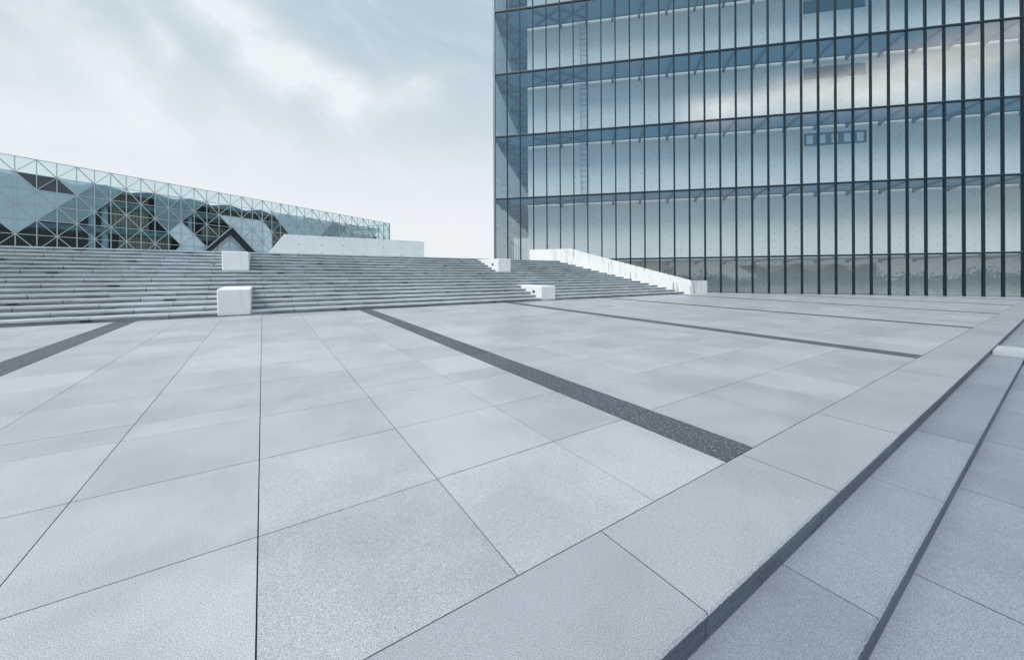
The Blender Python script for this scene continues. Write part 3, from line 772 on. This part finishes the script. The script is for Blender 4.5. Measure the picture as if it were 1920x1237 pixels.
# interior behind the lattice
XA, XB = cxi(cmin) - 6, cxi(cmax)
for z in (11.05, 8.0, 4.95):
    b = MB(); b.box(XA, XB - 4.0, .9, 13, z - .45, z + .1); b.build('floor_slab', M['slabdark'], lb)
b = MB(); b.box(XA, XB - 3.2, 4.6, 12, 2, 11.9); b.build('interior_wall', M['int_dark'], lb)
for x0, x1, z0, z1 in ((7.0, 10.1, 8.1, 12.3), (16.3, 23.6, 10.3, 12.3), (15.4, 18.2, 8.1, 9.6), (7.5, 12.2, 5.1, 7.5), (24.0, 27.5, 3, 12.4)):
    b = MB(); b.box(x0, x1, 1.7, 1.95, z0, z1); b.build('ribbed_panel', M['tan'], lb)
for x in (-2.0, 5.3, 6.3, 14.0, 22.5, 30.0, 38.0):
    b = MB(); n = 14
    b.tube([(x, 1.4, 2), (x, 1.4, 13)], [.28, .28], n); b.build('column', M['int_blue'], lb, smooth=True)
# undulating roof with the glass parapet standing in front
b = MB(); n = 90; xs = [XA + (XB - 3 - XA) * i / n for i in range(n + 1)]
def rz(x): return 12.35 + .40 * abs(math.sin(x * .78)) - .0 * x
for a, c in zip(xs, xs[1:]):
    b.poly([(a, .6, rz(a)), (c, .6, rz(c)), (c, 14, rz(c)), (a, 14, rz(a))]); b.poly([(a, .6, 12.1), (c, .6, 12.1), (c, .6, rz(c)), (a, .6, rz(a))])
b.build('roof', M['roof'], lb)
b = MB()
for p, q in (((XB, .1), (XB, 14)),):
    for i in range(9):
        y = .2 + i * 1.6; b.bar((XB, y, 2), (XB, y, ZT), .1, .1, (1, 0, 0))
    for r in range(NR): b.bar((XB, .1, zr(r)), (XB, 13, zr(r)), .08, .08, (1, 0, 0))
f = b.build('end_glazing', M['lattice'], lb)
b = MB(); b.poly([(XB + .01, .1, 2), (XB + .01, 13, 2), (XB + .01, 13, ZT), (XB + .01, .1, ZT)]); b.build('glass_sheet', M['lclear'], f)
for x0, x1 in ((13.3, 14.1), (20.3, 21.2)):
    pass
# entrance: dark inverted-V portal with a recessed pale triangle of the same lattice
ax = cxi(14); zt = zr(3)
def vee(b, top, half, zb, y0, y1, wdt):
    k = (top - zb) / RH
    for sgn in (-1, 1):
        p = Vector((ax, 0, top)); q = Vector((ax + sgn * 1.36 * k, 0, zb))
        inn = wdt
        pts = [(p.x, p.z), (q.x, q.z), (q.x - sgn * inn * 1.0, q.z), (p.x, p.z - inn * 1.05)]
        if sgn < 0: pts = pts[::-1]
        b.hexa([(x, y0, z) for x, z in pts] + [(x, y1, z) for x, z in pts])
b = MB(); vee(b, zt - .02, 4, 2.5, -.45, .55, .78)
pt = b.build('entrance_portal', M['drain'], lb)
b = MB(); vee(b, zt + .06, 4, 2.5, -.52, -.44, .10); b.build('portal_edge', M['lattice'], pt)
b = MB(); zt2 = zt - .84
k = (zt2 - 2.5) / RH
b.poly([(ax, .3, zt2), (ax - 1.36 * k, .3, 2.5), (ax + 1.36 * k, .3, 2.5)]); b.build('portal_glass', M['lwhite'], pt)
b = MB()
for r in range(1, 4):
    z = zr(3 + r) + .1; hw = 1.36 * (zt2 - z) / RH
    if hw > .1: b.bar((ax - hw, .25, z), (ax + hw, .25, z), .08, .1, up)
for dx in (-2.72, -1.36, 0, 1.36, 2.72):
    z = zt2 - abs(dx) / 1.36 * RH
    if z > 2.6: b.bar((ax + dx, .252, 2.5), (ax + dx, .252, z), .08, .1, up)
zc = zr(4) - .05
for sg in (-1, 1): b.bar((ax - sg * 1.0, .248, zc + .95), (ax + sg * 3.2, .248, zc - 3.4), .08, .1, up)
b.build('portal_bar', M['lattice'], pt)

# shrub behind the far end of the lattice building
def bush(name, loc, rad, hgt, n, m_, label, cat, seed):
    rnd = random.Random(seed); root = thing(name, Matrix.Translation(loc), label, cat); b = MB()
    cl = [(Vector((rnd.uniform(-1, 1) * rad[0], rnd.uniform(-1, 1) * rad[1], hgt * rnd.uniform(.3, .9))), rnd.uniform(.35, .8)) for _ in range(26)]
    for _ in range(n):
        c, r = rnd.choice(cl); d = Vector((rnd.gauss(0, 1), rnd.gauss(0, 1), rnd.gauss(0, .8))).normalized() * r * rnd.uniform(.5, 1.1)
        p = c + d; u = Vector((rnd.gauss(0, 1), rnd.gauss(0, 1), rnd.gauss(0, 1))).normalized() * rnd.uniform(.08, .15); w = u.orthogonal().normalized() * .07
        b.poly([p - u, p + w, p + u, p - w])
    b.build('foliage', m_, root)
    s = MB()
    for i in range(7):
        s.tube([(rnd.uniform(-.5, .5) * rad[0], 0, 0), (rnd.uniform(-.7, .7) * rad[0], 0, hgt * .7)], [.05, .02], 6)
    s.build('stem', M['bark'], root)
e = LM @ Vector((42.8, 3.2, 9.0))
bush('yellow_shrub', e, (2.0, 1.0), 2.6, 2600, M['leafy'], 'yellow-green shrub behind the far glazed end of the lattice building', 'shrub', 5)

# ------------------------------------------------------------------ what stands across the way (mirrored in the tower's glass)
rnd = random.Random(11); b = MB()
for i in range(120):
    x = -70 + i * 1.9 + rnd.uniform(-1, 1); y = -66 - rnd.uniform(0, 14); hh = rnd.uniform(2.6, 4.8)
    for _ in range(170):
        p = Vector((x + rnd.gauss(0, 1.3), y + rnd.gauss(0, 1.2), -1 + abs(rnd.gauss(0.55, .3)) * hh)); u = Vector((rnd.gauss(0, 1), rnd.gauss(0, .4), rnd.gauss(0, 1))).normalized() * .42
        w = Vector((-u.z, 0, u.x)).normalized() * .25; b.poly([p - u, p + w, p + u, p - w])
tag(b.build('far_trees', M['leaf']), 'low belt of trees mirrored along the foot of the tower glass', 'trees', kind='stuff')
PV = Matrix.Translation((57, -50, -1.15)) @ Matrix.Rotation(R(160), 4, 'Z')
pv = thing('draped_pavilion', PV, 'tan canvas pavilion with swooping roofs, mirrored in the ground-floor glass', 'pavilion')
b = MB(); n = 48; Lp = 26
def ph2(u): return 5.2 + 1.9 * abs(math.sin(u * math.pi * 3 + 1.3)) ** 1.5
for i in range(n):
    a, c = i / n, (i + 1) / n
    b.poly([(a * Lp, 0 + .3 * math.sin(i), 0), (c * Lp, .3 * math.sin(i + 1), 0), (c * Lp, .2, ph2(c)), (a * Lp, .2, ph2(a))])
    b.poly([(a * Lp, .2, ph2(a)), (c * Lp, .2, ph2(c)), (c * Lp, 9, ph2(c)), (a * Lp, 9, ph2(a))])
b.build('canvas', M['drape'], pv)
b = MB()
for i in range(7): b.tube([(i * Lp / 6, -.3, 0), (i * Lp / 6, -.3, 6.4)], [.1, .08], 8)
b.build('pole_row', M['steel_edge'], pv)
